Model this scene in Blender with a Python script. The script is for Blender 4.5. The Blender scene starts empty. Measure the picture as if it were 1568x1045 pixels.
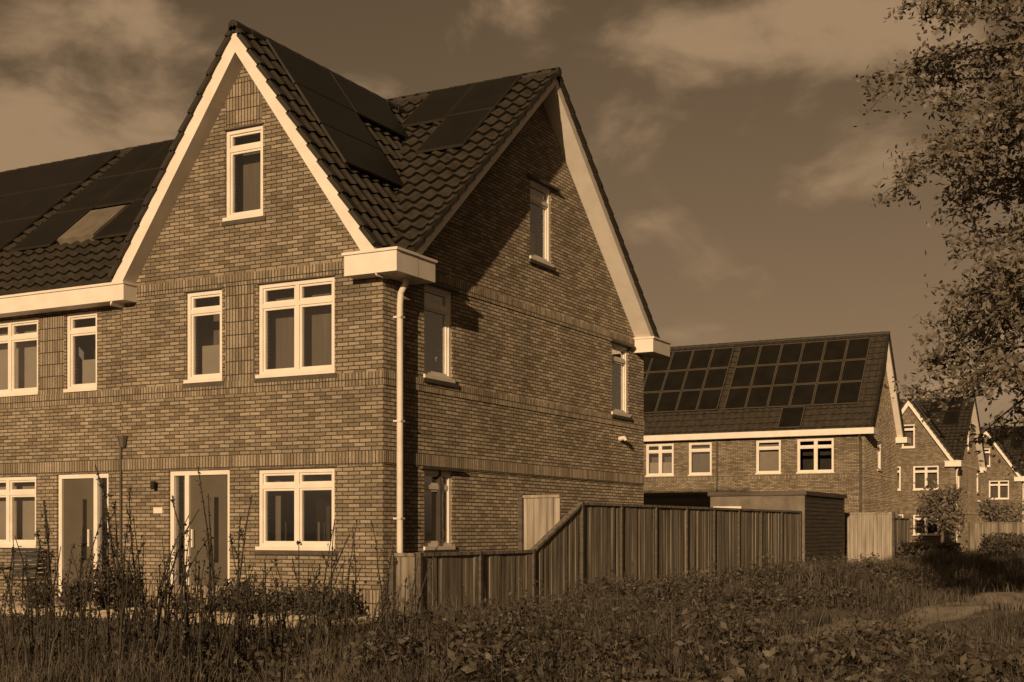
import bpy, math, random
import numpy as np
from mathutils import Vector, Matrix
random.seed(7); rng=np.random.default_rng(7)
scene=bpy.context.scene
R=math.radians

def S(v,sat=1.0):
    k1=.80+.14*v; k2=.56+.32*v
    k1=1-(1-k1)*sat; k2=1-(1-k2)*sat
    return (v,v*k1,v*k2,1)

# ---------------------------------------------------------------- materials
def newmat(name):
    m=bpy.data.materials.new(name); m.use_nodes=True
    nt=m.node_tree; b=nt.nodes['Principled BSDF']
    return m,nt,b
def N(nt,t,**k):
    n=nt.nodes.new(t)
    for a,v in k.items(): setattr(n,a,v)
    return n
def simple(name,lo,hi,scale=6,rough=.7,bump=0.0,bscale=60,stretch=(1,1,1),spec=.3,detail=5,coat=0):
    m,nt,b=newmat(name)
    tc=N(nt,'ShaderNodeTexCoord'); mp=N(nt,'ShaderNodeMapping'); mp.inputs['Scale'].default_value=stretch
    nt.links.new(tc.outputs['Object'],mp.inputs['Vector'])
    no=N(nt,'ShaderNodeTexNoise'); no.inputs['Scale'].default_value=scale; no.inputs['Detail'].default_value=detail
    nt.links.new(mp.outputs[0],no.inputs['Vector'])
    cr=N(nt,'ShaderNodeValToRGB'); cr.color_ramp.elements[0].position=.3; cr.color_ramp.elements[1].position=.7
    cr.color_ramp.elements[0].color=S(lo); cr.color_ramp.elements[1].color=S(hi)
    nt.links.new(no.outputs['Fac'],cr.inputs[0]); nt.links.new(cr.outputs[0],b.inputs['Base Color'])
    b.inputs['Roughness'].default_value=rough; b.inputs['Specular IOR Level'].default_value=spec
    if bump:
        n2=N(nt,'ShaderNodeTexNoise'); n2.inputs['Scale'].default_value=bscale; n2.inputs['Detail'].default_value=4
        nt.links.new(mp.outputs[0],n2.inputs['Vector'])
        bp=N(nt,'ShaderNodeBump'); bp.inputs['Strength'].default_value=bump; bp.inputs['Distance'].default_value=.02
        nt.links.new(n2.outputs['Fac'],bp.inputs['Height']); nt.links.new(bp.outputs[0],b.inputs['Normal'])
    return m
def brickmat(name,soldier=False,lo=.15,hi=.31,mortar=.04,bw=.215,rh=.0625):
    m,nt,b=newmat(name); L=nt.links.new
    tc=N(nt,'ShaderNodeTexCoord'); so=N(nt,'ShaderNodeSeparateXYZ'); sn=N(nt,'ShaderNodeSeparateXYZ')
    L(tc.outputs['Object'],so.inputs[0]); L(tc.outputs['Normal'],sn.inputs[0])
    ab=N(nt,'ShaderNodeMath',operation='ABSOLUTE'); L(sn.outputs[0],ab.inputs[0])
    gt=N(nt,'ShaderNodeMath',operation='GREATER_THAN'); gt.inputs[1].default_value=.5; L(ab.outputs[0],gt.inputs[0])
    mx=N(nt,'ShaderNodeMix'); mx.data_type='FLOAT'; L(gt.outputs[0],mx.inputs[0]); L(so.outputs[0],mx.inputs[2]); L(so.outputs[1],mx.inputs[3])
    cb=N(nt,'ShaderNodeCombineXYZ')
    if soldier: L(so.outputs[2],cb.inputs[0]); L(mx.outputs[0],cb.inputs[1])
    else: L(mx.outputs[0],cb.inputs[0]); L(so.outputs[2],cb.inputs[1])
    dn=N(nt,'ShaderNodeTexNoise'); dn.inputs['Scale'].default_value=9; L(tc.outputs['Object'],dn.inputs['Vector'])
    dm=N(nt,'ShaderNodeVectorMath',operation='SCALE'); dm.inputs['Scale'].default_value=.010; L(dn.outputs['Color'],dm.inputs[0])
    da=N(nt,'ShaderNodeVectorMath',operation='ADD'); L(cb.outputs[0],da.inputs[0]); L(dm.outputs[0],da.inputs[1])
    br=N(nt,'ShaderNodeTexBrick'); br.offset=.5 if not soldier else 0
    L(da.outputs[0],br.inputs['Vector'])
    br.inputs['Color1'].default_value=S(lo,1.25); br.inputs['Color2'].default_value=S(hi,1.25); br.inputs['Mortar'].default_value=S(mortar)
    br.inputs['Scale'].default_value=1; br.inputs['Mortar Size'].default_value=.0095; br.inputs['Mortar Smooth'].default_value=.35
    br.inputs['Brick Width'].default_value=bw; br.inputs['Row Height'].default_value=rh
    n1=N(nt,'ShaderNodeTexNoise'); n1.inputs['Scale'].default_value=.8; n1.inputs['Detail'].default_value=6; L(tc.outputs['Object'],n1.inputs['Vector'])
    mr=N(nt,'ShaderNodeMapRange'); mr.inputs[1].default_value=.3; mr.inputs[2].default_value=.7; mr.inputs[3].default_value=.80; mr.inputs[4].default_value=1.15
    L(n1.outputs['Fac'],mr.inputs[0])
    n2=N(nt,'ShaderNodeTexNoise'); n2.inputs['Scale'].default_value=40; n2.inputs['Detail'].default_value=3; L(tc.outputs['Object'],n2.inputs['Vector'])
    mr2=N(nt,'ShaderNodeMapRange'); mr2.inputs[1].default_value=.3; mr2.inputs[2].default_value=.7; mr2.inputs[3].default_value=.80; mr2.inputs[4].default_value=1.2
    L(n2.outputs['Fac'],mr2.inputs[0])
    mu=N(nt,'ShaderNodeMath',operation='MULTIPLY'); L(mr.outputs[0],mu.inputs[0]); L(mr2.outputs[0],mu.inputs[1])
    vm=N(nt,'ShaderNodeVectorMath',operation='SCALE'); L(br.outputs['Color'],vm.inputs[0]); L(mu.outputs[0],vm.inputs['Scale'])
    L(vm.outputs[0],b.inputs['Base Color'])
    b.inputs['Roughness'].default_value=.85; b.inputs['Specular IOR Level'].default_value=.2
    try: b.inputs['Diffuse Roughness'].default_value=1.0
    except Exception: pass
    ad=N(nt,'ShaderNodeMath',operation='MULTIPLY_ADD'); L(br.outputs['Fac'],ad.inputs[0]); ad.inputs[1].default_value=-1.0; L(mr2.outputs[0],ad.inputs[2])
    bp=N(nt,'ShaderNodeBump'); bp.inputs['Strength'].default_value=.6; bp.inputs['Distance'].default_value=.007
    L(ad.outputs[0],bp.inputs['Height']); L(bp.outputs[0],b.inputs['Normal'])
    return m
def leafmat(name,lo,hi,scale=2.5,trans=.35):
    m,nt,b=newmat(name); L=nt.links.new
    tc=N(nt,'ShaderNodeTexCoord')
    no=N(nt,'ShaderNodeTexNoise'); no.inputs['Scale'].default_value=scale; no.inputs['Detail'].default_value=8; no.inputs['Roughness'].default_value=.75
    L(tc.outputs['Object'],no.inputs['Vector'])
    cr=N(nt,'ShaderNodeValToRGB'); cr.color_ramp.elements[0].position=.35; cr.color_ramp.elements[1].position=.68
    cr.color_ramp.elements[0].color=S(lo); cr.color_ramp.elements[1].color=S(hi)
    L(no.outputs['Fac'],cr.inputs[0]); L(cr.outputs[0],b.inputs['Base Color'])
    b.inputs['Roughness'].default_value=.55; b.inputs['Specular IOR Level'].default_value=.3
    tr=N(nt,'ShaderNodeBsdfTranslucent'); L(cr.outputs[0],tr.inputs[0])
    ms=N(nt,'ShaderNodeMixShader'); ms.inputs[0].default_value=trans
    L(b.outputs[0],ms.inputs[1]); L(tr.outputs[0],ms.inputs[2]); L(ms.outputs[0],nt.nodes['Material Output'].inputs[0])
    return m
def glassmat(name):
    m,nt,b=newmat(name); L=nt.links.new
    nt.nodes.remove(b)
    tr=N(nt,'ShaderNodeBsdfTransparent'); tr.inputs[0].default_value=(.94,.94,.94,1)
    gl=N(nt,'ShaderNodeBsdfGlossy'); gl.inputs['Roughness'].default_value=.02; gl.inputs[0].default_value=(.95,.95,.95,1)
    lw=N(nt,'ShaderNodeLayerWeight'); lw.inputs[0].default_value=.5
    pw=N(nt,'ShaderNodeMath',operation='POWER'); pw.inputs[1].default_value=3; L(lw.outputs['Facing'],pw.inputs[0])
    ad=N(nt,'ShaderNodeMath',operation='MULTIPLY_ADD'); ad.inputs[1].default_value=.8; ad.inputs[2].default_value=.10; L(pw.outputs[0],ad.inputs[0]); ad.use_clamp=True
    ms=N(nt,'ShaderNodeMixShader'); L(ad.outputs[0],ms.inputs[0]); L(tr.outputs[0],ms.inputs[1]); L(gl.outputs[0],ms.inputs[2])
    L(ms.outputs[0],nt.nodes['Material Output'].inputs[0])
    return m
M={}
M['brick']=brickmat('brick_wall')
M['soldier']=brickmat('brick_soldier',True,.17,.31)
M['white']=simple('white_paint',.58,.66,3,.45,.05)
M['offwhite']=simple('offwhite_board',.45,.55,3,.5)
M['tile']=simple('roof_tile',.028,.055,5,.6,.1,40,spec=.3)
M['tileshade']=simple('tile_shade',.006,.009,5,.9,spec=.05)  # near-black colour painting the shade at tile edges and in tile valleys
M['verge']=simple('verge_tile',.02,.035,5,.5)
M['solar']=simple('solar_glass',.008,.013,2,.35,spec=.35)
M['sframe']=simple('solar_frame',.028,.038,2,.5)
M['metal']=simple('zinc_pipe',.5,.6,4,.4)
M['lead']=simple('lead_flashing',.05,.08,6,.6)
M['glass']=glassmat('window_glass')
M['curtain']=simple('curtain',.10,.15,3,.9,stretch=(4,4,.3))
M['blind']=simple('roller_blind',.26,.32,2,.9)
M['dark']=simple('dark_interior',.03,.05,2,.9)
M['door']=simple('door_paint',.07,.09,2,.5)
M['black']=simple('black_plastic',.012,.02,3,.4)
M['wood']=simple('weathered_wood',.08,.25,1.6,.85,.4,20,stretch=(7,7,.5))
M['woodlt']=simple('light_wood',.16,.36,1.6,.8,.4,20,stretch=(7,7,.5))
M['slat']=simple('dark_slats',.05,.10,2,.8,.3,20,stretch=(.5,.5,8))
M['concrete']=simple('concrete',.10,.17,3,.85,.3,60)
M['ground']=simple('ground_soil',.06,.18,1.3,.95,.6,12)
M['path']=simple('sand_path',.16,.34,2.2,.95,.5,20)
M['paver']=brickmat('paving',lo=.26,hi=.40,mortar=.09,bw=.3,rh=.3)
M['grass']=leafmat('grass',.03,.17,1.1)
M['grassfar']=leafmat('grass_far',.05,.2,.5)
M['weed']=leafmat('weed_leaf',.03,.16,3)
M['stalk']=leafmat('stalk',.02,.07,3,.1)
M['leaf']=leafmat('tree_leaf',.07,.28,2.6,.35)
M['leaf2']=leafmat('bush_leaf',.03,.14,1.5,.3)
M['bark']=simple('bark',.05,.12,6,.9,.5,25)
M['glassdark']=simple('roof_window_glass',.12,.2,2,.1,spec=.8)

# ---------------------------------------------------------------- mesh builder
class MB:
    def __init__(s): s.v=[]; s.f=[]; s.m=[]
    def add(s,vs,fs,mi=0):
        o=len(s.v); s.v+= [tuple(p) for p in vs]; s.f+=[tuple(i+o for i in f) for f in fs]; s.m+=[mi]*len(fs)
    BF=[(0,3,2,1),(4,5,6,7),(0,1,5,4),(1,2,6,5),(2,3,7,6),(3,0,4,7)]
    def box(s,x0,x1,y0,y1,z0,z1,mi=0):
        s.add([(x0,y0,z0),(x1,y0,z0),(x1,y1,z0),(x0,y1,z0),(x0,y0,z1),(x1,y0,z1),(x1,y1,z1),(x0,y1,z1)],MB.BF,mi)
    def obox(s,P,U,V,Nn,u0,u1,v0,v1,n0,n1,mi=0,tilt=0):
        vs=[]
        for n in (n0,n1):
            for (u,v) in ((u0,v0),(u1,v0),(u1,v1),(u0,v1)):
                nn=n+(tilt if v==v0 else 0)
                vs.append(P+U*u+V*v+Nn*nn)
        s.add(vs,MB.BF,mi)
    def prism(s,pts,e,mi=0):
        n=len(pts); e=Vector(e); pts=[Vector(p) for p in pts]
        vs=pts+[p+e for p in pts]
        fs=[tuple(range(n)),tuple(range(2*n-1,n-1,-1))]+[(i,(i+1)%n,(i+1)%n+n,i+n) for i in range(n)]
        s.add(vs,fs,mi)
    def tube(s,pts,rads,k=8,mi=0):
        pts=[Vector(p) for p in pts]
        o=len(s.v)
        for i,p in enumerate(pts):
            d=(pts[min(i+1,len(pts)-1)]-pts[max(i-1,0)]).normalized()
            a=d.orthogonal().normalized() if i==0 else (a-d*a.dot(d)).normalized()
            b=d.cross(a)
            for j in range(k):
                t=2*math.pi*j/k; s.v.append(tuple(p+(a*math.cos(t)+b*math.sin(t))*rads[i]))
        for i in range(len(pts)-1):
            for j in range(k):
                s.f.append((o+i*k+j,o+i*k+(j+1)%k,o+(i+1)*k+(j+1)%k,o+(i+1)*k+j)); s.m.append(mi)
        s.f.append(tuple(o+j for j in range(k))); s.m.append(mi)
        s.f.append(tuple(o+(len(pts)-1)*k+j for j in range(k))); s.m.append(mi)
    def build(s,name,mats,parent=None,smooth=False,recalc=True):
        me=bpy.data.meshes.new(name); me.from_pydata(s.v,[],s.f); 
        for m in mats: me.materials.append(M[m])
        me.polygons.foreach_set('material_index',s.m)
        if smooth: me.polygons.foreach_set('use_smooth',[True]*len(s.f))
        me.update()
        if recalc:
            import bmesh
            bm=bmesh.new(); bm.from_mesh(me); bmesh.ops.recalc_face_normals(bm,faces=bm.faces); bm.to_mesh(me); bm.free()
        ob=bpy.data.objects.new(name,me); scene.collection.objects.link(ob)
        if parent: ob.parent=parent
        return ob
def empty(name,loc=(0,0,0)):
    e=bpy.data.objects.new(name,None); e.location=loc; e.empty_display_size=.3; scene.collection.objects.link(e); return e

def wall(name,poly,ext,holes,parent,mat='brick'):
    w=MB(); w.prism(poly,ext); ob=w.build(name,[mat],parent)
    if holes:
        c=MB()
        for h in holes: c.box(*h)
        co=c.build('cutter',[mat],parent)
        md=ob.modifiers.new('b','BOOLEAN'); md.operation='DIFFERENCE'; md.object=co; md.solver='EXACT'
        bpy.context.view_layer.update()
        dg=bpy.context.evaluated_depsgraph_get()
        me=bpy.data.meshes.new_from_object(ob.evaluated_get(dg))
        ob.modifiers.clear(); ob.data=me
        bpy.data.objects.remove(co)
    return ob

class WB:
    def __init__(s): s.F=MB(); s.G=MB(); s.I=MB(); s.holes={'front':[], 'side':[]}
    def bx(s,B,ax,u0,u1,d0,d1,z0,z1,mi=0,off=0):
        if ax=='front': B.box(u0,u1,-d1+off,-d0+off,z0,z1,mi)
        else: B.box(d0,d1,u0,u1,z0,z1,mi)
    def win(s,ax,u0,u1,z0,z1,cols=(1,),tr=.24,inter='curtain',off=0,trans=None):
        F=s.F; b=lambda *a,**k: s.bx(*a,off=off,**k)
        if ax=='front': s.holes[ax].append((u0,u1,-.5+off,.5+off,z0,z1))
        else: s.holes[ax].append((-.5,.5,u0,u1,z0,z1))
        fw=.065; d0,d1=-.13,-.035
        b(F,ax,u0,u0+fw,d0,d1,z0,z1); b(F,ax,u1-fw,u1,d0,d1,z0,z1)
        b(F,ax,u0+fw,u1-fw,d0,d1,z1-fw,z1); b(F,ax,u0+fw,u1-fw,d0,d1,z0,z0+fw)
        b(F,ax,u0-.03,u1+.03,-.033,.035,z0-.045,z0+.012)
        tot=sum(cols); a=u0+fw; W=(u1-u0-2*fw)
        edges=[a]
        for c in cols: edges.append(edges[-1]+W*c/tot)
        for i in range(1,len(edges)-1):
            b(F,ax,edges[i]-.04,edges[i]+.04,d0+.003,d1-.004,z0+fw,z1-fw)
        zt=z1-tr*(z1-z0)
        for i in range(len(cols)):
            e0=edges[i]+(.04 if i else 0); e1=edges[i+1]-(.04 if i<len(cols)-1 else 0)
            panes=[(z0+fw,z1-fw)]
            if trans is None or trans[i]:
                b(F,ax,e0,e1,d0+.006,d1-.008,zt-.035,zt+.035); panes=[(z0+fw,zt-.035),(zt+.035,z1-fw)]
            for (p0,p1) in panes:
                sw=.035; q0,q1=-.115,-.062
                b(F,ax,e0,e0+sw,q0,q1,p0,p1); b(F,ax,e1-sw,e1,q0,q1,p0,p1)
                b(F,ax,e0+sw,e1-sw,q0,q1,p1-sw,p1); b(F,ax,e0+sw,e1-sw,q0,q1,p0,p0+sw)
                b(s.G,ax,e0+sw,e1-sw,-.098,-.092,p0+sw,p1-sw)
        if inter=='curtain': b(s.I,ax,u0-.1,u1+.1,-.42,-.40,z0-.1,z1+.1,mi=0)
        elif inter=='blind': 
            b(s.I,ax,u0+.05,u1-.05,-.36,-.35,z0+.0,z1,mi=1)
        elif inter=='half':
            b(s.I,ax,u0+.05,u1-.05,-.34,-.33,z0,z0+(z1-z0)*.42,mi=1); b(s.I,ax,u0-.3,u1+.3,-.72,-.7,z0-.2,z1+.2,mi=0)
        else:
            b(s.I,ax,u0-.9,u1+.9,-1.7,-1.68,z0-.5,z1+.4,mi=2)
            W=u1-u0
            if inter=='plants':
                for k in range(9):
                    t=u0+W*(.04+.92*random.random()); w=.02+.05*random.random()
                    b(s.I,ax,t,t+w,-.5-.02*k,-.49-.02*k,z0,z0+(z1-z0)*random.uniform(.3,.7),mi=2 if random.random()<.5 else 0)
                b(s.I,ax,u0,u0+.1*W,-.40,-.39,z0,z1,mi=0); b(s.I,ax,u1-.12*W,u1,-.41,-.395,z0,z1,mi=0)
    def door(s,ax,u0,u1,z0,z1,side,off=0):
        F=s.F; b=lambda *a,**k: s.bx(*a,off=off,**k)
        s.holes[ax].append((u0,u1,-.5+off,.5+off,z0,z1))
        d0,d1=-.15,-.045; fw=.08
        b(F,ax,u0,u0+fw,d0,d1,z0,z1); b(F,ax,u1-fw,u1,d0,d1,z0,z1); b(F,ax,u0+fw,u1-fw,d0,d1,z1-fw,z1)
        if side=='L': m=u0+.36; s0,s1,p0,p1=u0+fw,m-.045,m+.045,u1-fw
        else: m=u1-.36; s0,s1,p0,p1=m+.045,u1-fw,u0+fw,m-.045
        b(F,ax,m-.045,m+.045,d0,d1-.003,z0,z1-fw)
        b(F,ax,s0,s1,d0+.01,d1-.02,z0,z0+.25)
        b(s.G,ax,s0,s1,-.11,-.10,z0+.25,z1-fw)
        b(s.I,ax,s0-.02,s1+.02,-.32,-.3,z0,z1,mi=0)
        b(s.I,ax,p0,p1,-.13,-.085,z0,z1-fw,mi=3)
        gx=p0+(p1-p0)*(.62)
        b(s.I,ax,gx,gx+.09,-.084,-.078,z0+.7,z1-.45,mi=4)
        hx=(p0+.07) if side=='L' else (p1-.12)
        b(s.F,ax,hx,hx+.03,-.06,-.02,z0+.95,z0+1.25)
        b(s.I,ax,u0-.05,u1+.05,-.3,.25,0.0,z0,mi=5)
    def finish(s,parent):
        s.F.build('window_frames',['white'],parent); s.G.build('window_glass',['glass'],parent)
        s.I.build('interior_and_doors',['curtain','blind','dark','door','black','concrete'],parent)

def tiles(B,P,U,V,Nn,ulen,vlen,keep=None,res=6,mi=0,per=.30,course=.34,amp=.032,lift=.035):
    nu=int(round(ulen/per*res)); nc=int(math.ceil(vlen/course))
    us=np.linspace(0,ulen,nu+1)
    sn=np.sin(2*np.pi*us/per)
    prof=amp*np.maximum(sn,-.35)
    P=np.array(P);U=np.array(U);V=np.array(V);Nn=np.array(Nn)
    rows=[]
    for c in range(nc):
        v0=c*course; v1=min((c+1)*course,vlen)
        jit=random.uniform(-.003,.003)
        rows.append((v0,lift+jit)); rows.append((v1,0))
    o=len(B.v)
    for (v,h) in rows:
        pts=P+np.outer(us,U)+v*V+np.outer(prof+h,Nn)
        B.v+= [tuple(p) for p in pts]
    for r in range(len(rows)-1):
        vm=(rows[r][0]+rows[r+1][0])/2
        for i in range(nu):
            if keep:
                c=P+(us[i]+us[i+1])/2*U+vm*V
                if not keep(c): continue
            a=o+r*(nu+1)+i
            dark=(r%2==1) or (sn[i]+sn[i+1]<-1.6)  # course risers and profile valleys take the painted shade colour
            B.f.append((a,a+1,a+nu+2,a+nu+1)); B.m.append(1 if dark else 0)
def ridge(B,p0,p1,mi=0,r=.09):
    p0=Vector(p0);p1=Vector(p1); L=(p1-p0).length; d=(p1-p0)/L; n=max(1,int(L/.38))
    for i in range(n):
        a=p0+d*(L*i/n); b=p0+d*(L*(i+1)/n+.03)
        B.tube([a,b],[r*1.08,r*.94],10,mi)
def verge(B,P,U,V,Nn,vlen,u0,u1,mi=0,course=.34,drop=.03):
    n=int(vlen/course)+1
    for c in range(n):
        v0=c*course; v1=min(v0+course+.03,vlen)
        if v1-v0<.05: continue
        B.obox(P,U,V,Nn,u0,u1,v0,v1,-drop,.045,mi,tilt=.035)
def panel(B,P,U,V,Nn,u0,u1,v0,v1,h=.15,fr=.032):
    B.obox(P,U,V,Nn,u0+.010,u1-.010,v0+.010,v1-.010,h-.04,h,1)
    B.obox(P,U,V,Nn,u0+fr,u1-fr,v0+fr,v1-fr,h-.01,h+.002,0)
    
RX=-2.64; RZB=9.36; RY=5.15; RZA=9.82; SA=.865; SB=1.41
def ZA(y): return RZA-SA*abs(y-RY)
def ZB(x): return RZB-SB*abs(x-RX)
aA=math.atan(SA); aB=math.atan(SB)
cA,sA=math.cos(aA),math.sin(aA); cB,sB=math.cos(aB),math.sin(aB)

def corner_house(name,loc,detail=True):
    E=empty(name,loc)
    W=WB()
    W.win('front',-3.10,-2.32,6.42,7.86,tr=.22)
    W.win('front',-3.94,-3.17,3.82,5.29,tr=.22,inter='half')
    W.win('front',-2.42,-.91,3.82,5.29,(1,1),tr=.24,inter='curtain')
    W.win('front',-2.42,-.91,1.06,2.31,(1,1),tr=.22,inter='plants')
    W.door('front',-4.33,-3.01,.10,2.33,'L')
    W.win('side',1.17,2.05,3.82,5.29,tr=.22,inter='curtain')
    W.win('side',1.17,2.05,1.06,2.31,tr=.22,inter='dark')
    W.win('side',8.56,9.46,3.82,5.29,tr=.22,inter='curtain')
    W.win('side',4.84,5.73,6.40,7.85,tr=.22,inter='half')
    pf=[(-5.4,0,0),(0,0,0),(0,0,ZB(0)-.25),(RX,0,RZB-.25),(-5.4,0,ZB(-5.4)-.25)]
    wall('front_wall',pf,(0,.3,0),W.holes['front'],E)
    ps=[(0,.3,0),(0,10.3,0),(0,10.3,ZA(10.3)-.25),(0,RY,RZA-.25),(0,.3,ZA(.3)-.25)]
    wall('side_wall',ps,(-.3,0,0),W.holes['side'],E)
    wall('back_wall',[(-5.4,10.3,0),(-.3,10.3,0),(-.3,10.3,5.35),(-5.4,10.3,5.35)],(0,-.3,0),[(-4,-1.5,10,10.6,0.1,2.3),(-4.2,-3,10,10.6,3.8,5.1),(-2.2,-1,10,10.6,3.8,5.1)],E)
    wall('party_wall',[(-5.4,.3,0),(-5.4,10,0),(-5.4,10,5.2),(-5.4,RY,9.4),(-5.4,.3,5.2)],(.2,0,0),[],E)
    W.finish(E)
    D=MB(); p=.018
    for (z0,z1) in ((2.345,2.55),(3.555,3.76),(5.31,5.50)):
        D.box(-5.4+.002,p,-p,.1,z0,z1)
        D.box(-.1,p,.1,10.3-.002,z0,z1)
    D.box(-3.10,-2.49,-.006,.1,3.77,5.30)
    D.box(-3.08,-2.34,-.006,.1,7.90,8.65)
    D.build('soldier_courses',['soldier'],E)
    K=MB()
    for (a,b_,zt,zb) in ((1.17,2.05,5.29,3.82),(1.17,2.05,2.31,1.06),(8.56,9.46,5.29,3.82),(4.84,5.73,7.85,6.40)):
        K.box(.0,.075,a-.16,b_+.22,zt+.0,zt+.04); K.box(.0,.05,a-.08,b_+.1,zb-.115,zb-.05)
    for (a,b_,zt,zb) in ((-3.94,-3.17,5.29,3.82),(-2.42,-.91,5.29,3.82),(-2.42,-.91,2.31,1.06),(-3.1,-2.32,7.86,6.42)):
        K.box(a-.06,b_+.06,-.03,.0,zb-.115,zb-.05); K.box(a-.02,b_+.02,-.026,.02,zt,zt+.02)
    K.build('ledges',['lead'],E)
    Bd=MB(); vt=.36; OV=.37
    for sgn in (1,-1):
        xf=RX+sgn*2.72
        Bd.prism([(RX,-.3,RZB-.02),(xf,-.3,ZB(xf)-.02),(xf,-.3,ZB(xf)-.02-vt),(RX,-.3,RZB-.02-vt)],(0,.32,0))
        yf=RY+sgn*5.0
        Bd.prism([(OV,RY,RZA-.02),(OV,yf,ZA(yf)-.02),(OV,yf,ZA(yf)-.02-.2),(OV,RY,RZA-.02-.2)],(-OV-.02,0,0))
    Bd.build('barge_boards',['white'],E)
    G=MB()
    G.box(-.5,.45,-.315,.28,5.19,5.50); G.box(-.02,.447,.28,.78,5.193,5.497)
    G.box(-.53,.48,-.345,.28,5.50,5.54); G.box(-.02,.477,.28,.80,5.497,5.537)
    G.box(-.02,.45,9.75,10.75,5.21,5.50);G.box(-.02,.48,9.73,10.78,5.50,5.54)
    G.box(-5.4,-.02,10.3,10.72,5.24,5.5)
    G.build('eave_boxes',['white'],E)
    T=MB(); res=6 if detail else 4
    V1=Vector((0,cA,sA)); N1=Vector((0,-sA,cA)); U=Vector((1,0,0))
    keepA=lambda c: (c[2]>ZB(c[0])-.35)
    yA=.22; ul=OV+.05+5.4
    tiles(T,Vector((-5.4,yA,ZA(yA)+.03)),U,V1,N1,ul,(RY-yA)/cA,keepA,res,amp=.05,lift=.055)
    V2=Vector((0,-cA,sA)); N2=Vector((0,sA,cA))
    yR=10.2
    tiles(T,Vector((OV+.05,yR,ZA(yR)+.03)),Vector((-1,0,0)),V2,N2,ul,(yR-RY)/cA,None,4)
    V3=Vector((-cB,0,sB)); N3=Vector((sB,0,cB)); xB=.03
    keepB=lambda c: (c[1]<4.9 and c[2]>ZA(c[1])-.3)
    tiles(T,Vector((xB,-.35,ZB(xB)+.03)),Vector((0,1,0)),V3,N3,5.1,(xB-RX)/cB,keepB,res)
    V4=Vector((cB,0,sB)); N4=Vector((-sB,0,cB)); xL=-5.31
    tiles(T,Vector((xL,-.35,ZB(xL)+.03)),Vector((0,1,0)),V4,N4,5.1,(RX-xL)/cB,keepB,res)
    T.build('roof_tiles',['tile','tileshade'],E,recalc=False)
    Vg=MB()
    ridge(Vg,(-5.4,RY,RZA+.02),(OV+.06,RY,RZA+.02)); ridge(Vg,(RX,-.36,RZB+.02),(RX,4.7,RZB+.02))
    verge(Vg,Vector((0,yA,ZA(yA))),U,V1,N1,(RY-yA)/cA,OV-.05,OV+.07)
    verge(Vg,Vector((0,yR,ZA(yR))),U,V2,N2,(yR-RY)/cA,OV-.05,OV+.07)
    verge(Vg,Vector((xB,0,ZB(xB))),Vector((0,1,0)),V3,N3,(xB-RX)/cB,-.36,-.24)
    verge(Vg,Vector((xL,0,ZB(xL))),Vector((0,1,0)),V4,N4,(RX-xL)/cB,-.36,-.24)
    Vg.build('ridge_and_verge',['verge'],E)
    P=MB()
    PB=Vector((RX,0,RZB)); Vd=-V3; Uy=Vector((0,1,0))
    for (a,b_) in ((.25,1.95),(1.96,3.66)): panel(P,PB,Uy,Vd,N3,a,b_,.12,1.12)
    panel(P,PB,Uy,Vd,N3,.25,1.95,1.13,2.0); panel(P,PB,Uy,Vd,N3,.25,1.95,2.01,2.85)
    PA=Vector((0,RY,RZA))
    Vd=-V1
    for (a,b_,c,d) in ((-1.22,-.23,.12,1.55),(-1.22,-.23,1.56,2.99),(-2.22,-1.23,.12,1.66)):
        panel(P,PA,U,Vd,N1,a,b_,c,d)
    P.build('solar_panels',['solar','sframe'],E)
    Dp=MB()
    Dp.tube([(.22,.30,5.24),(.20,.31,5.12),(.10,.33,4.98),(.085,.33,4.8),(.085,.33,0)],[.05]*5,12)
    for z in (4.6,3.0,1.5): Dp.box(0,.14,.27,.39,z,z+.03)
    Dp.build('downpipe',['metal'],E,smooth=False)
    X=MB()
    X.box(-4.62,-4.56,-.10,0,2.08,2.12); X.tube([(-4.59,-.1,2.02),(-4.59,-.1,2.16)],[.04,.04],10)
    X.box(-4.66,-4.46,-.012,0,1.62,1.72,1)
    X.tube([(0,8.95,3.28),(.12,8.95,3.30),(.16,8.95,3.24)],[.05,.05,.03],10,1)
    X.build('wall_lamp_and_plate',['black','white'],E)
    pl=MB(); pl.box(-5.39,.004,-.006,.05,0,.42); pl.box(-.05,.006,.05,10.28,0,.42)
    pl.build('plinth',['soldier'],E)
    return E
H=corner_house('brick_house',(0,0,0))

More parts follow.
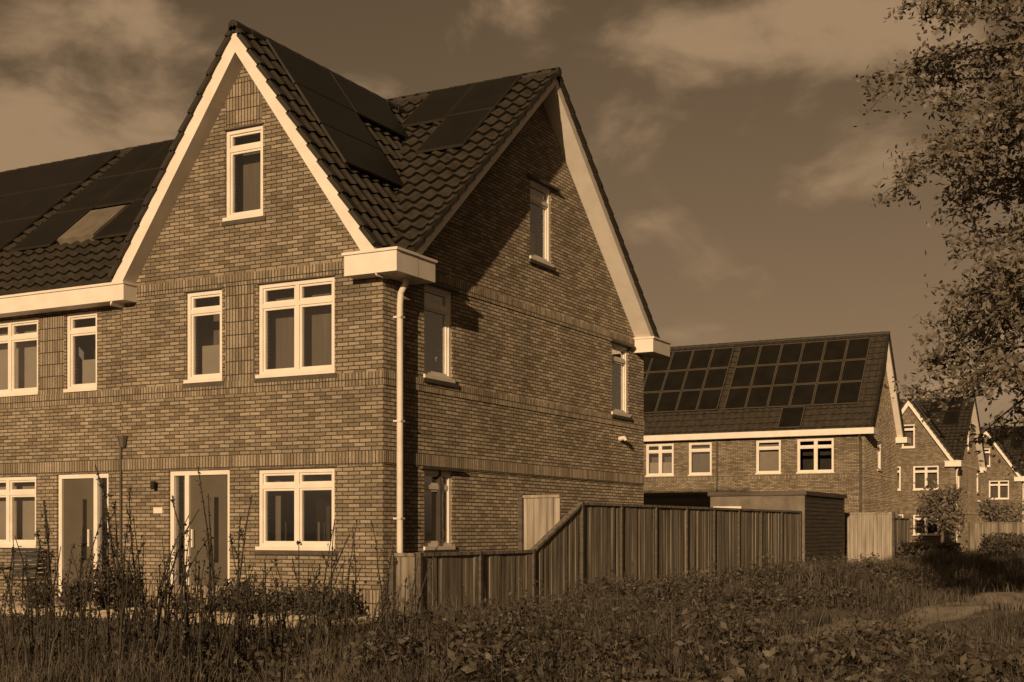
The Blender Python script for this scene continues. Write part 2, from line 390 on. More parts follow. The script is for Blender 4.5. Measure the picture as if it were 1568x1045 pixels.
def row_house(name,loc,x0,x1,full=True):
    E=empty(name,loc); W=WB(); off=.06
    units=int(round((x1-x0)/5.4))
    for k in range(units):
        o=-5.4*k
        W.door('front',-7.03+o,-5.77+o,.10,2.33,'R',off=off)
        W.win('front',-9.1+o,-7.55+o,1.06,2.31,(1,1),inter='blind',off=off)
        W.win('front',-6.80+o,-6.04+o,3.82,5.17,inter='half',off=off)
        W.win('front',-9.05+o,-7.50+o,3.82,5.17,(1,1),inter='blind',off=off)
    wall('front_wall',[(x0,off,0),(x1,off,0),(x1,off,5.4),(x0,off,5.4)],(0,.3,0),W.holes['front'],E)
    wall('back_wall',[(x0,10.3,0),(x1,10.3,0),(x1,10.3,5.35),(x0,10.3,5.35)],(0,-.3,0),[],E)
    wall('end_wall',[(x0,.36,0),(x0,10,0),(x0,10,5.2),(x0,RY,9.5),(x0,.36,5.2)],(.2,0,0),[],E)
    W.finish(E)
    D=MB(); p=.018
    for (z0,z1) in ((2.345,2.55),(3.555,3.76)): D.box(x0,x1-.002,off-p,off+.1,z0,z1)
    for k in range(units): D.box(-7.46-5.4*k,-6.84-5.4*k,off-.006,off+.1,3.77,5.17)
    D.build('soldier_courses',['soldier'],E)
    G=MB(); G.box(x0,-5.04,-.315,.0,5.22,5.49); G.box(x0,-5.02,-.345,.0,5.49,5.53); G.box(x0,x1-.01,.0,.3,5.24,5.485)
    G.build('gutter',['white'],E)
    V_=MB(); V_.tube([(x1+.06,-.03,2.95),(x1+.06,-.03,2.75)],[.10,.05],8); V_.box(x1-.02,x1+.02,-.03,.05,0,2.75); V_.build('vent_cowl',['lead'],E)
    T=MB(); V1=Vector((0,cA,sA)); N1=Vector((0,-sA,cA)); U=Vector((1,0,0)); yA=.0
    tiles(T,Vector((x0,yA,ZA(yA)+.03)),U,V1,N1,x1-x0-.005,(RY-yA)/cA,amp=.05,lift=.05)
    tiles(T,Vector((x1,10.45,ZA(10.45)+.03)),-U,Vector((0,-cA,sA)),Vector((0,sA,cA)),x1-x0,(10.45-RY)/cA,None,3)
    T.build('roof_tiles',['tile','tileshade'],E,recalc=False)
    Rg=MB(); ridge(Rg,(x0,RY,RZA+.03),(x1,RY,RZA+.03)); Rg.build('ridge',['verge'],E)
    P=MB(); PA=Vector((0,RY,RZA)); Vd=-V1
    for g in ((-10.0,4),(-16.0,5)):
        for i in range(g[1]):
            a=g[0]+i*1.12
            for j in range(3):
                c=.12+j*1.5
                if g[0]==-10.0 and i==1 and j==2: continue
                panel(P,PA,U,Vd,N1,a,a+1.11,c,c+1.49)
    P.build('solar_panels',['solar','sframe'],E)
    K=MB()
    a,b_=-8.88+.08,-7.76-.08
    K.obox(PA,U,Vd,N1,a,b_,3.3,4.45,.0,.16,0); K.obox(PA,U,Vd,N1,a+.07,b_-.07,3.37,4.38,.14,.165,1)
    K.build('roof_window',['concrete','glassdark'],E)
    return E
row_house('row_house',(0,0,0),-16.2,-5.4)

def long_house(name,loc,length=17,depth=6.3,rz=9.75,ez=5.5):
    E=empty(name,loc); W=WB()
    wins=[(-9.6,-8.3,2),(-7.6,-6.55,1),(-4.57,-3.5,1),(-2.8,-1.27,2)]
    for i,(a,b_,n) in enumerate(wins):
        W.win('front',a,b_,3.75,5.15,(1,)*n,inter=['half','curtain','blind','dark'][i])
    W.win('front',-5.0,-3.6,1.0,2.3,(1,1),inter='dark'); W.win('front',-9.3,-7.5,.3,2.3,(1,1),inter='dark')
    W.win('side',2.3,3.1,3.9,5.1,inter='dark')
    ry=depth/2; sl=(rz-ez)/(ry+.1)
    Z=lambda y: rz-sl*abs(y-ry)
    wall('front_wall',[(-length,0,0),(0,0,0),(0,0,5.35),(-length,0,5.35)],(0,.3,0),W.holes['front'],E)
    wall('side_wall',[(0,.3,0),(0,depth,0),(0,depth,Z(depth)-.2),(0,ry,rz-.2),(0,.3,Z(.3)-.2)],(-.3,0,0),W.holes['side'],E)
    wall('back_wall',[(-length,depth,0),(-.3,depth,0),(-.3,depth,5.35),(-length,depth,5.35)],(0,-.3,0),[],E)
    W.finish(E)
    D=MB()
    for (z0,z1) in ((2.5,2.7),(3.5,3.7)): D.box(-length,.018,-.018,.1,z0,z1); D.box(-.1,.018,.1,depth-.01,z0,z1)
    D.build('soldier_courses',['soldier'],E)
    G=MB(); G.box(-length,.45,-.4,.1,5.25,5.5); G.box(-.02,.447,.1,.5,5.253,5.497); G.box(-.02,.5,depth-.4,depth+.5,5.25,5.5)
    for s in (1,-1):
        yf=ry+s*(ry+.05)
        G.prism([(.25,ry,rz-.02),(.25,yf,Z(yf)-.02),(.25,yf,Z(yf)-.24),(.25,ry,rz-.24)],(-.27,0,0))
    G.build('gutter_and_barge',['white'],E)
    a=math.atan(sl); c,s_=math.cos(a),math.sin(a)
    T=MB(); V1=Vector((0,c,s_)); N1=Vector((0,-s_,c)); U=Vector((1,0,0)); 
    tiles(T,Vector((-length,-.25,Z(-.25)+.03)),U,V1,N1,length+.28,(ry+.25)/c,None,4)
    tiles(T,Vector((.28,depth+.25,Z(-.25)+.03)),-U,Vector((0,-c,s_)),Vector((0,s_,c)),length+.28,(ry+.25)/c,None,3)
    T.build('roof_tiles',['tile','tileshade'],E,recalc=False)
    Vg=MB(); ridge(Vg,(-length,ry,rz+.03),(.3,ry,rz+.03))
    verge(Vg,Vector((0,-.25,Z(-.25))),U,V1,N1,(ry+.25)/c,.22,.33); verge(Vg,Vector((0,depth+.25,Z(-.25))),U,Vector((0,-c,s_)),Vector((0,s_,c)),(ry+.25)/c,.22,.33)
    Vg.build('ridge_and_verge',['verge'],E)
    P=MB(); PA=Vector((0,ry,rz)); Vd=-V1
    for g0,n in ((-6.2,6),(-12.3,6)):
        for i in range(n):
            for j in range(3):
                panel(P,PA,U,Vd,N1,g0+i*.97,g0+i*.97+.96,.3+j*1.27,.3+j*1.27+1.25,fr=.045)
    panel(P,PA,U,Vd,N1,-3.6,-2.6,4.12,5.3,fr=.045)
    P.build('solar_panels',['solar','sframe2'],E)
    Q=MB(); Q.tube([(-.15,-.35,5.3),(-.15,-.06,5.0),(-.15,-.06,0)],[.05]*3,8); Q.tube([(-6.3,-.06,5.2),(-6.3,-.06,0)],[.04]*2,8)
    Q.build('downpipes',['lead'],E)
    return E
M['sframe2']=simple('solar_frame_alu',.06,.08,2,.5)
long_house('brick_house.001',(-1.3,36.9,0))
corner_house('brick_house.002',(-2.5,65.2,0),False)
corner_house('brick_house.003',(-1.9,92,0),False)

# ---------------------------------------------------------------- fences
def plank_fence(name,segs,mat,posts,axis='y',fixed=.9,rail=True,step=.125,pm='slat'):
    E=MB()
    for (a,b_,za,zb) in segs:
        n=int(round((b_-a)/step)); w=(b_-a)/n
        for i in range(n):
            u0=a+i*w+.004; u1=a+(i+1)*w-.004
            z0=za+(zb-za)*(u0-a)/(b_-a); z1=za+(zb-za)*(u1-a)/(b_-a)
            j=random.uniform(-.012,.012); t=.011
            if axis=='y': pts=[(fixed+j-t,u0,-.1),(fixed+j-t,u1,-.1),(fixed+j-t,u1,z1-.03),(fixed+j-t,u0,z0-.03)]; e=(2*t,0,0)
            else: pts=[(u0,fixed+j-t,-.1),(u1,fixed+j-t,-.1),(u1,fixed+j-t,z1-.03),(u0,fixed+j-t,z0-.03)]; e=(0,2*t,0)
            E.prism(pts,e)
        if rail:
            if axis=='y': pts=[(fixed-.05,a,za-.03),(fixed-.05,b_,zb-.03),(fixed-.05,b_,zb+.02),(fixed-.05,a,za+.02)]; e=(.10,0,0)
            else: pts=[(a,fixed-.05,za-.03),(b_,fixed-.05,zb-.03),(b_,fixed-.05,zb+.02),(a,fixed-.05,za+.02)]; e=(0,.10,0)
            E.prism(pts,e,0)
    for (u,z) in posts:
        if axis=='y': E.box(fixed-.045,fixed+.055,u-.03,u+.03,-.1,z+.03,1)
        else: E.box(u-.04,u+.04,fixed-.075,fixed+.045,-.1,z+.03,1)
    return E.build(name,[mat,pm])
posts=[(-.42,.98),(1.35,.98),(3.18,.98),(5.13,1.83)]+[(5.13+1.8*i,1.83) for i in range(1,9)]
plank_fence('garden_fence',[(-.44,3.18,.98,.98),(3.18,5.13,.98,1.83),(5.13,19.6,1.83,1.86)],'wood',posts)
plank_fence('wooden_fence_panel',[(.5,.88,.98,.98)],'wood',[(.5,.98)],'x',-.47)
plank_fence('garden_gate',[(.04,.84,1.95,1.95)],'woodlt',[(.06,1.97)],'x',4.4)
plank_fence('wooden_fence',[(.44,2.0,1.9,1.9)],'woodlt',[(.44,1.9),(2.0,1.9)],'x',26.7)
plank_fence('wooden_fence.001',[(27,36,1.8,1.8)],'wood',[(27+1.8*i,1.8) for i in range(6)],'y',.6)
plank_fence('wooden_fence.002',[(-.5,5.5,1.75,1.75)],'wood',[(-.5+1.5*i,1.75) for i in range(5)],'x',58)
plank_fence('wooden_fence.003',[(2,9,1.7,1.7)],'woodlt',[(2+1.5*i,1.7) for i in range(5)],'x',88)

def shed(name,x0,x1,y0,y1,h,frontmat='brick'):
    E=empty(name,(0,0,0)); B=MB()
    B.box(x0+.03,x1-.03,y0+.03,y1-.03,0,h-.1,0); B.build('core',['slat'],E)
    S_=MB(); z=.05
    while z<h-.15:
        S_.box(x1-.03,x1,y0+.02,y1-.02,z,z+.10); z+=.115
    S_.build('slats',['slat'],E)
    F=MB(); F.box(x0,x1-.001,y0-.02,y0+.03,0,h-.13); F.build('front_wall',[frontmat],E)
    Rf=MB(); Rf.box(x0-.06,x1+.06,y0-.08,y1+.06,h-.12,h); Rf.build('roof',['slat'],E)
    Wn=MB(); Wn.box(x0+.1,x0+.95,y0-.06,y0-.02,h-.62,h-.42,0); Wn.box(x0+.1,x0+.95,y0-.05,y0-.02,h-1.3,h-.62,1); Wn.build('window',['white','dark'],E)
    return E
shed('garden_shed',-1.8,1.0,19.75,24.3,2.45,'concrete')
shed('garden_shed.001',-9.5,-2.2,29.5,33,2.75,'slat')

# ---------------------------------------------------------------- ground
def pcx(y): return 7.15+.10*(y-5)+.2*np.sin(np.asarray(y)*.35)
def hgt(x,y):
    x=np.asarray(x,float); y=np.asarray(y,float)
    n=.10*np.sin(x*.7+1.3)*np.sin(y*.45+.5)+.06*np.sin(x*1.9+y*1.1)+.05*np.sin(y*2.3-x*.6)
    w=np.clip(np.maximum((x-1.3)/2.5,(-3.0-y)/2.5),0,1)
    w=w*np.clip((70-y)/20,0,1)
    bank=.30*np.exp(-((x-4.0)/1.7)**2)*np.clip((y-2)/6,0,1)*np.clip((40-y)/10,0,1)
    bank=bank+.42*np.clip((x-pcx(y)-.8)/2.5,0,1)*np.clip((y-2)/8,0,1)*np.clip((50-y)/15,0,1)
    return n*w+bank*w-.02
xs=np.concatenate([[-600,-300,-120,-60],np.arange(-24,30.1,.5),[40,60,120,300,600]])
ys=np.concatenate([[-600,-200,-60],np.arange(-24,75.1,.5),[90,130,200,400,700]])
gx,gy=np.meshgrid(xs,ys); gz=hgt(gx,gy)
G=MB(); G.v=[(a,b_,c) for a,b_,c in zip(gx.ravel(),gy.ravel(),gz.ravel())]
nx=len(xs)
for j in range(len(ys)-1):
    for i in range(nx-1):
        a=j*nx+i; G.f.append((a,a+1,a+nx+1,a+nx)); G.m.append(0)
G.build('ground',['ground'],smooth=True,recalc=False)
Pth=MB(); pys=np.arange(-1,75,.5); 
for y in pys:
    cx=float(pcx(y)); w=.68+.15*math.sin(y*1.3)
    for k in range(7):
        x=cx+w*(k-3)/3; Pth.v.append((x,y,float(hgt(x,y))+.035-(0.08 if k in(0,6) else 0)))
for j in range(len(pys)-1):
    for k in range(6):
        a=j*7+k; Pth.f.append((a,a+1,a+8,a+7)); Pth.m.append(0)
Pth.build('path',['path'],smooth=True,recalc=False)
Pv=MB(); Pv.box(-16,.75,-2.0,-.001,-.1,.03); Pv.build('pavement',['paver'])
Kb=MB(); Kb.box(-16,.78,-2.1,-2.001,-.1,.07); Kb.build('kerb',['paver'])

# ---------------------------------------------------------------- vegetation
def fast(name,verts,tris,mat,parent=None):
    me=bpy.data.meshes.new(name); nv=len(verts); nt=len(tris)
    me.vertices.add(nv); me.vertices.foreach_set('co',np.asarray(verts,np.float32).ravel())
    me.loops.add(nt*3); me.loops.foreach_set('vertex_index',np.asarray(tris,np.int32).ravel())
    me.polygons.add(nt); me.polygons.foreach_set('loop_start',np.arange(0,nt*3,3,dtype=np.int32))
    try: me.polygons.foreach_set('loop_total',np.full(nt,3,np.int32))
    except Exception: pass
    me.update(calc_edges=True); me.validate()
    me.materials.append(M[mat]); ob=bpy.data.objects.new(name,me); scene.collection.objects.link(ob)
    if parent: ob.parent=parent
    return ob
def clump(x,y):
    return .5+.25*np.sin(x*2.1+np.sin(y*1.3)*2)+.25*np.sin(y*2.7+np.sin(x*1.7)*2.2)
def blades(x,y,h,w):
    n=len(x); z=hgt(x,y)-.02; yaw=rng.uniform(0,2*np.pi,n); ld=rng.uniform(0,2*np.pi,n); la=h*np.abs(rng.normal(.3,.28,n))
    c,s=np.cos(yaw)*w/2,np.sin(yaw)*w/2; lx,ly=np.cos(ld)*la,np.sin(ld)*la
    b=np.stack([x,y,z],1)
    d=np.stack([c,s,0*c],1); m=b+np.stack([lx*.3,ly*.3,h*.55],1); t=b+np.stack([lx,ly,h],1)
    v=np.stack([b-d,b+d,m-d*.75,m+d*.75,t],1).reshape(-1,3)
    o=(np.arange(n)*5)[:,None]
    tr=np.concatenate([o+[0,1,3],o+[0,3,2],o+[2,3,4]],1).reshape(-1,3)
    return v,tr
def scatter(n,x0,x1,y0,y1): return rng.uniform(x0,x1,n),rng.uniform(y0,y1,n)
def yard(x,y):
    return ((x<1.0)&(y>-2.15)&(y<37.5))
def pd(x,y): return np.where(y>-1,np.abs(x-pcx(y)),9)
V=[];Tt=[];off=0
def push(v,t):
    global off
    V.append(v);Tt.append(t+off);off+=len(v)
def lawnf(x,y): return np.clip((1.6-x)/1.5,0,1)*np.clip((y+7.2)/1.2,0,1)
x,y=scatter(210000,-7,14,-9.5,5)
k=~yard(x,y); k&=(pd(x,y)>.62)|(rng.random(len(x))<.12); 
x,y=x[k],y[k]; cl=clump(x,y)
h=(.08+.27*cl)*rng.uniform(.4,1.3,len(x)); h*=1-.65*lawnf(x,y)
near=np.exp(-((x-(pcx(y)+1.0))/1.4)**2)*np.clip((y+4)/2,0,1); h*=1-.65*near
k=rng.random(len(x))<(.3+.7*cl)*(1-.4*lawnf(x,y)); x,y,h=x[k],y[k],h[k]
push(*blades(x,y,h,rng.uniform(.006,.014,len(x))))
x,y=scatter(9000,-6,14,-9.5,12); k=~yard(x,y)&(pd(x,y)>1.6)&(clump(x,y)>.55)&(lawnf(x,y)<.5); x,y=x[k],y[k]
push(*blades(x,y,rng.uniform(.35,.7,len(x)),rng.uniform(.006,.010,len(x))))
x,y=scatter(140000,1.0,24,5,45)
k=(pd(x,y)>.66)|(rng.random(len(x))<.10); k&=~yard(x,y); x,y=x[k],y[k]; cl=clump(x*.7,y*.7)
h=(.15+.36*cl)*rng.uniform(.4,1.2,len(x))*np.where(x>pcx(y),.7,1)
push(*blades(x,y,h,rng.uniform(.014,.03,len(x))))
fast('grass',np.concatenate(V),np.concatenate(Tt),'grass')
x,y=scatter(60000,-30,70,45,130); 
k=~((x<0)&(y<106)&(y>45)); x,y=x[k],y[k]
v,t=blades(x,y,rng.uniform(.2,.5,len(x)),rng.uniform(.06,.12,len(x))); fast('meadow_grass',v,t,'grassfar')

def leaves(C,size,flat=.0):
    n=len(C); a=rng.normal(size=(n,3)); a[:,2]*=(1-flat); a/=np.linalg.norm(a,axis=1)[:,None]
    b=rng.normal(size=(n,3)); b-=a*(a*b).sum(1)[:,None]; b/=np.linalg.norm(b,axis=1)[:,None]
    s=size[:,None]
    v=np.stack([C-a*s,C+b*s*.5-a*s*.1,C+a*s,C-b*s*.5-a*s*.1],1).reshape(-1,3)
    o=(np.arange(n)*4)[:,None]
    return v,np.concatenate([o+[0,1,2],o+[0,2,3]],1).reshape(-1,3)
V=[];Tt=[];off=0
nb=1450
bx,by=scatter(nb,1.5,13,-8.5,14); k=(pd(bx,by)>1.2)&((pd(bx,by)>3)|(bx<pcx(by)))&(clump(bx*.6+3,by*.6)>.25); bx,by=bx[k],by[k]
# denser strip along the fence
fx,fy=scatter(110,1.2,2.6,-.5,16); bx=np.concatenate([bx,fx]); by=np.concatenate([by,fy])
for a,b_ in zip(bx,by):
    n=rng.integers(50,120); r=rng.uniform(.15,.5); hh=rng.uniform(.15,.62)
    if a<4 and b_<-3: hh*=.6
    if a<2.6 and b_<3: hh*=.6
    p=rng.normal(size=(n,3)); p/=np.linalg.norm(p,axis=1)[:,None]; p*=rng.uniform(.3,1,n)[:,None]**.5
    C=np.stack([a+p[:,0]*r,b_+p[:,1]*r,float(hgt(a,b_))+np.abs(p[:,2])*hh],1)
    push(*leaves(C,rng.uniform(.02,.05,n)*rng.uniform(.6,1.4),.3))
fast('wild_weeds',np.concatenate(V),np.concatenate(Tt),'weed')

St=MB(); LC=[]; 
def stalk(x,y,h,th=1.0,lf=1.0):
    z=float(hgt(x,y)); lean=Vector((random.gauss(0,.13),random.gauss(0,.13),0))
    pts=[];n=6
    for i in range(n+1):
        t=i/n; pts.append(Vector((x,y,z))+Vector((0,0,h*t))+lean*h*t*t+Vector((random.gauss(0,.008),random.gauss(0,.008),0)))
    St.tube(pts,[.009*th*(1-.65*i/n) for i in range(n+1)],4)
    for i in range(2,n+1):
        for q in range(random.choice((0,1,2))):
            az=random.uniform(0,6.28); l=h*random.uniform(.08,.26)*(1.25-i/n)
            p0=pts[i-1].lerp(pts[i],random.random()); p1=p0+Vector((math.cos(az)*l*.45,math.sin(az)*l*.45,l*.9))
            St.tube([p0,p0.lerp(p1,.5)+Vector((0,0,-.01)),p1],[.004*th,.0035*th,.002*th],3)
            for s_ in range(int(random.randint(2,6)*lf)):
                LC.append(p0.lerp(p1,random.uniform(.2,1))+Vector((random.gauss(0,.012),random.gauss(0,.012),random.gauss(0,.015))))
    for s_ in range(int(h*14*lf)):
        t=random.uniform(.15,1)*n; i=min(int(t),n-1); LC.append(pts[i].lerp(pts[i+1],t-i)+Vector((random.gauss(0,.015),random.gauss(0,.015),0)))
cr,sr=math.cos(R(28.3)),math.sin(R(28.3))
for i in range(200):
    a=random.gauss(-.4,1.0); b_=random.uniform(-1.8,1.8)
    a=max(-1.95,min(1.9,a))
    x=2.35+a*cr-b_*sr; y=-6.34+a*sr+b_*cr
    h=random.choice((random.uniform(.45,.8),random.uniform(.6,1.1),random.uniform(.9,1.5)))
    stalk(x,y,h,1.15)
for (a,b_,h) in ((-.15,.2,2.05),(-.10,.1,1.75),(.05,.3,1.8),(.12,.1,1.55),(-1.15,.3,1.6),(-.95,-.2,1.9),(-.85,-.1,1.7),(-1.75,.1,1.65),(-1.85,.3,1.4),(-1.6,-.4,1.6),(-1.3,.5,1.75),(-.6,-.3,1.5),(-.3,-.2,1.6),(-1.45,.0,1.35),(.9,.2,1.35)):
    x=2.35+a*cr-b_*sr; y=-6.34+a*sr+b_*cr; stalk(x,y,h,1.6,2.4)
for i in range(130):
    stalk(random.uniform(1.5,7),random.uniform(-7,6),random.uniform(.35,.8))
for i in range(45):
    stalk(random.uniform(-5,1.2),random.uniform(-4,-2.4),random.uniform(.3,.8))
Se=empty('tall_weeds'); St.build('stems',['stalk'],Se,recalc=False)
LCn=np.array([tuple(p) for p in LC]); v,t=leaves(LCn,rng.uniform(.009,.028,len(LCn))); fast('leaves',v,t,'stalk',Se)

def shrub(name,x,y,r,h,n=900,mat='leaf2',ls=(.025,.05),z=0):
    E=empty(name,(x,y,z)); B=MB(); C=[]
    for i in range(int(14)):
        az=random.uniform(0,6.28); rr=r*random.uniform(.3,1); p=Vector((math.cos(az)*rr,math.sin(az)*rr,h*random.uniform(.5,1)))
        B.tube([Vector((0,0,0)),p*.5+Vector((0,0,h*.12)),p],[.012*h+.004,.008*h+.002,.003],4)
        m=n//14; t=rng.uniform(.35,1.05,m)[:,None]; q=np.array(p)*t+rng.normal(size=(m,3))*r*.22; q[:,2]=np.abs(q[:,2]); C.append(q)
    B.build('branches',['bark'],E,recalc=False); C=np.concatenate(C); v,t=leaves(C,rng.uniform(*ls,len(C))); fast('foliage',v,t,mat,E)
shrub('shrub',-5.2,-.6,.42,.75,1400)
for i,(x,y,r,h) in enumerate(((-2.6,-.5,.3,.5),(-2.0,-.55,.3,.42),(-1.3,-.5,.35,.5),(-.6,-.55,.35,.45),(-4.9,-1.6,.3,.5),(-3.0,-1.0,.2,.3),(-6.2,-1.2,.3,.5),(-.2,-1.1,.3,.4))):
    shrub('shrub',x,y,r,h,600)

def big_tree(name,x,y):
    E=empty(name,(x,y,0)); B=MB(); C=[]
    rnd=random.Random(5)
    tr=[Vector((0,0,-.1)),Vector((.05,.03,1.5)),Vector((-.03,.08,3)),Vector((.06,0,5)),Vector((0,.05,7)),Vector((.05,0,9))]
    B.tube(tr,[.17,.14,.12,.09,.05,.02],10)
    def tz(z):
        for i in range(len(tr)-1):
            if z<=tr[i+1].z: return tr[i].lerp(tr[i+1],(z-tr[i].z)/(tr[i+1].z-tr[i].z))
        return tr[-1]
    for i in range(150):
        z0=rnd.uniform(2.9,8.8); az=i*2.399+rnd.uniform(-.3,.3)
        prof=1.0-abs((z0-5.2)/4.9)**2.4
        L=2.3*prof*rnd.uniform(.6,1.12)+.4
        el=rnd.uniform(.0,.5)+(.3 if z0>6.5 else 0)
        d=Vector((math.cos(az)*math.cos(el),math.sin(az)*math.cos(el),math.sin(el)))
        p=tz(z0).copy(); pts=[p.copy()]; n=8
        for s_ in range(n):
            d=(d+Vector((rnd.gauss(0,.13),rnd.gauss(0,.13),rnd.gauss(-.07,.08)))).normalized()
            p=p+d*L/n; pts.append(p.copy())
        B.tube(pts,[.026*(1-.9*k/n)+.004 for k in range(n+1)],5)
        for s_ in range(2,n+1):
            for q in range(3 if s_>3 else 2):
                dd=(d+Vector((rnd.gauss(0,.8),rnd.gauss(0,.8),rnd.gauss(-.05,.55)))).normalized(); l=rnd.uniform(.2,.6)
                e=pts[s_]+dd*l+Vector((0,0,-.06)); B.tube([pts[s_],pts[s_].lerp(e,.5)+Vector((0,0,.03)),e],[.007,.004,.002],3)
                m=rnd.randint(18,40); t=rng.uniform(.1,1.1,m)[:,None]
                C.append(np.array(pts[s_])*(1-t)+np.array(e)*t+rng.normal(size=(m,3))*.065)
    B.build('trunk_and_branches',['bark'],E,recalc=False)
    C=np.concatenate(C); v,t=leaves(C,rng.uniform(.028,.054,len(C)),.2); fast('foliage',v,t,'leaf',E)
big_tree('tree',10.5,-.8)

def small_tree(name,x,y,h,r,n=2500,ls=(.08,.16),th=.35):
    E=empty(name,(x,y,0)); B=MB(); C=[]
    B.tube([(0,0,-.1),(.02*h,0,h*.45),(0,0,h*.85)],[.025*h,.018*h,.006*h],7)
    for i in range(22):
        z0=h*random.uniform(th,.8); az=i*2.4; L=r*random.uniform(.5,1.05)*(1-.4*abs(z0/h-.6)/.4); p0=Vector((0,0,z0)); p1=p0+Vector((math.cos(az)*L,math.sin(az)*L,L*random.uniform(.1,.8)))
        B.tube([p0,p1],[.009*h,.002*h],4); m=n//22; t=rng.uniform(.3,1.1,m)[:,None]
        C.append(np.array(p0)*(1-t)+np.array(p1)*t+rng.normal(size=(m,3))*r*.16)
    B.build('trunk',['bark'],E,recalc=False); C=np.concatenate(C); v,t=leaves(C,rng.uniform(*ls,len(C))); fast('foliage',v,t,'leaf',E)
for i,(x,y,h,r) in enumerate(((-1.8,57,3.9,1.4),(.8,60,3.0,1.1),(1.5,76,4,1.6),(4,84,3.5,1.5))):
    small_tree('small_tree',x,y,h,r)
V=[];Tt=[];off=0
for i in range(26):
    cx=random.uniform(-10,60); cy=random.uniform(150,190); hh=random.uniform(9,17); n=1100
    p=rng.normal(size=(n,3)); p/=np.linalg.norm(p,axis=1)[:,None]; p*=(rng.uniform(.5,1,n))[:,None]
    p*= (1+.25*np.sin(p[:,0:1]*5+i)*np.cos(p[:,1:2]*6))
    push(*leaves(np.stack([cx+p[:,0]*hh*.45,cy+p[:,1]*hh*.45,hh*.55+p[:,2]*hh*.47],1),rng.uniform(.3,.7,n)))
fast('distant_trees',np.concatenate(V),np.concatenate(Tt),'leaf2')
V=[];Tt=[];off=0
for (x0,x1,y0,y1,hh) in ((1.2,3.2,30,33,.9),(2.5,5,44,47,1.0),(.5,3,55,57,1.2),(4,8,62,64,1.3),(3,9,78,80,1.4)):
    n=3000; push(*leaves(np.stack([rng.uniform(x0,x1,n),rng.uniform(y0,y1,n),rng.uniform(0,1,n)**.7*hh*(.75+.25*np.sin(rng.uniform(0,6,n)))],1),rng.uniform(.06,.12,n)))
fast('hedge',np.concatenate(V),np.concatenate(Tt),'leaf2')

Ch=MB()
for sx in (-.25,.25):
    Ch.tube([(sx,-.25,0),(sx,-.22,.62)],[.015,.015],6); Ch.tube([(sx,.25,0),(sx,.2,.45),(sx,.36,1.0)],[.015]*3,6); Ch.tube([(sx,-.24,.62),(sx,.24,.64)],[.018]*2,6)
for i in range(6): Ch.box(-.25,.25,-.22+i*.075,-.16+i*.075,.42,.44)
for i in range(7):
    z=.48+i*.075; yy=.21+(z-.45)*.29; Ch.box(-.25,.25,yy-.01,yy+.012,z,z+.055)
c=Ch.build('garden_chair',['black']); c.location=(-7.35,-.55,.03); c.rotation_euler=(0,0,R(20))

# ---------------------------------------------------------------- light
sd=Vector((.50,-2.4,.52)).normalized()
sl=bpy.data.lights.new('sun','SUN'); sl.energy=5.0; sl.angle=R(.5); sl.color=(1,.72,.43)
so=bpy.data.objects.new('sun',sl); scene.collection.objects.link(so); so.rotation_euler=sd.to_track_quat('Z','Y').to_euler(); so.location=(10,-40,20)
w=bpy.data.worlds.new('World'); scene.world=w; w.use_nodes=True; nt=w.node_tree; L=nt.links.new
bg=nt.nodes['Background']; bg.inputs[1].default_value=.10
sky=N(nt,'ShaderNodeTexSky'); sky.sky_type='NISHITA'; sky.sun_disc=False
sky.sun_elevation=math.asin(sd.z); sky.sun_rotation=math.atan2(sd.x,sd.y)
bw=N(nt,'ShaderNodeRGBToBW'); L(sky.outputs[0],bw.inputs[0])
bs=N(nt,'ShaderNodeMath',operation='MULTIPLY'); bs.inputs[1].default_value=.46; L(bw.outputs[0],bs.inputs[0])
tc=N(nt,'ShaderNodeTexCoord')
sc=N(nt,'ShaderNodeVectorMath',operation='MULTIPLY'); sc.inputs[1].default_value=(1,1,1.7); L(tc.outputs['Generated'],sc.inputs[0])
no=N(nt,'ShaderNodeTexNoise'); no.inputs['Scale'].default_value=9; no.inputs['Detail'].default_value=10; no.inputs['Roughness'].default_value=.55; no.inputs['Distortion'].default_value=.3
L(sc.outputs[0],no.inputs['Vector'])
n15=N(nt,'ShaderNodeMath',operation='MULTIPLY_ADD'); n15.inputs[1].default_value=1.7; n15.inputs[2].default_value=-.35; L(no.outputs['Fac'],n15.inputs[0])
prev=None
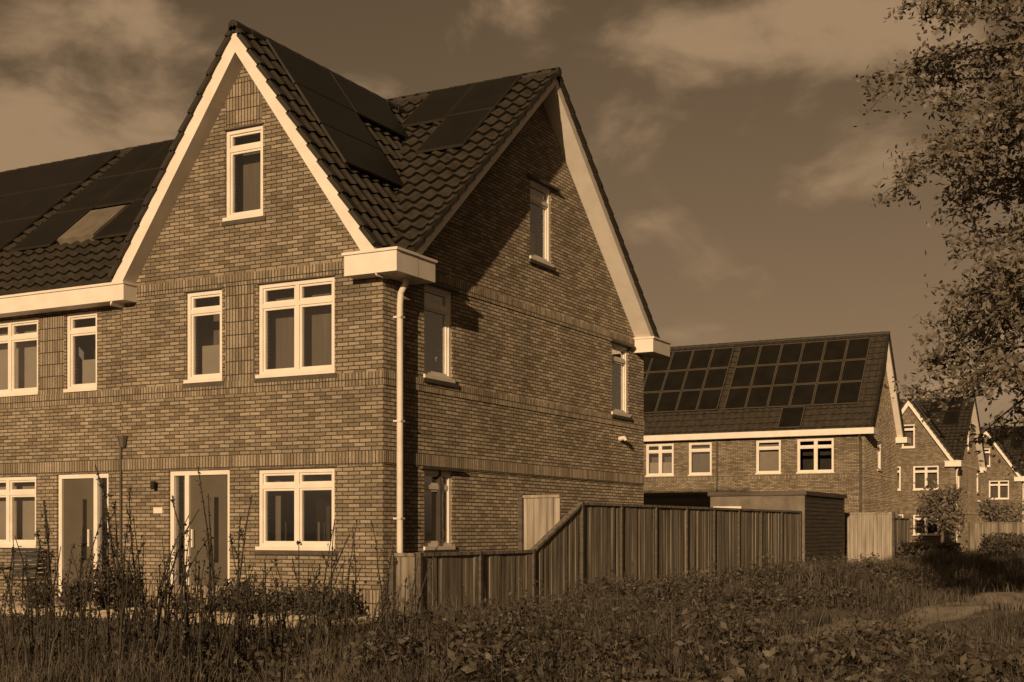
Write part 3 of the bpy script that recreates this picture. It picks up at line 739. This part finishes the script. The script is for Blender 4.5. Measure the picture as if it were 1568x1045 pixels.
for (az,el,rd,am) in ((-21.5,15.0,4.6,1.1),(-18.5,16.2,4.0,1.15),(-15.8,17.0,3.6,1.15),(-13.8,16.6,3.0,1.05),(-18.3,20.8,4,.7),(-14.8,21.3,4.4,.8),(-10.6,21.6,4.2,.8),(-7.5,19.5,3.5,.5),
    (10.0,20.2,3.6,1.1),(12.7,20.5,4.2,1.15),(15.4,20.2,4,1.15),(17.6,19.0,3.2,1),(9.8,17.6,3,.8),(13.5,17.6,2.8,.75),(14.3,14.6,2.6,.6),(18.6,6,5,.75),(11.3,17,2.4,.6),(5,14.7,3,.4),(60,25,15,.9),(120,30,20,.8),(-80,25,18,.9),(200,35,20,.7)):
    a=R(az-28.3); e=R(el); c=(math.sin(a)*math.cos(e),math.cos(a)*math.cos(e),math.sin(e)*1.7)
    d=N(nt,'ShaderNodeVectorMath',operation='DISTANCE'); d.inputs[1].default_value=c; L(sc.outputs[0],d.inputs[0])
    mr=N(nt,'ShaderNodeMapRange'); mr.interpolation_type='SMOOTHSTEP'; mr.inputs[1].default_value=0; mr.inputs[2].default_value=R(rd)*1.75; mr.inputs[3].default_value=am; mr.inputs[4].default_value=0
    L(d.outputs['Value'],mr.inputs[0])
    if prev is None: prev=mr
    else:
        mx=N(nt,'ShaderNodeMath',operation='SMOOTH_MAX'); mx.inputs[2].default_value=.25; L(prev.outputs[0],mx.inputs[0]); L(mr.outputs[0],mx.inputs[1]); prev=mx
ma=N(nt,'ShaderNodeMath',operation='MULTIPLY_ADD'); L(prev.outputs[0],ma.inputs[0]); ma.inputs[1].default_value=.42; L(n15.outputs[0],ma.inputs[2])
den=N(nt,'ShaderNodeMapRange'); den.interpolation_type='SMOOTHSTEP'; den.inputs[1].default_value=.60; den.inputs[2].default_value=1.05; L(ma.outputs[0],den.inputs[0])
cm=N(nt,'ShaderNodeMix'); cm.data_type='FLOAT'; L(den.outputs[0],cm.inputs[0]); L(bs.outputs[0],cm.inputs[2]); cm.inputs[3].default_value=3.5
tn=N(nt,'ShaderNodeVectorMath',operation='SCALE'); tn.inputs[0].default_value=(1,.65,.36); L(cm.outputs[0],tn.inputs['Scale'])
L(tn.outputs[0],bg.inputs[0])

cd=bpy.data.cameras.new('camera'); cam=bpy.data.objects.new('camera',cd); scene.collection.objects.link(cam)
cd.sensor_width=36; cd.lens=45.5; cd.shift_y=.185; cd.clip_end=3000; cd.clip_start=.1
cam.location=(11.06,-16.41,1.33); cam.rotation_euler=(R(90),0,R(28.3))
scene.camera=cam
scene.view_settings.view_transform='Standard'; scene.view_settings.look='None'; scene.view_settings.exposure=0
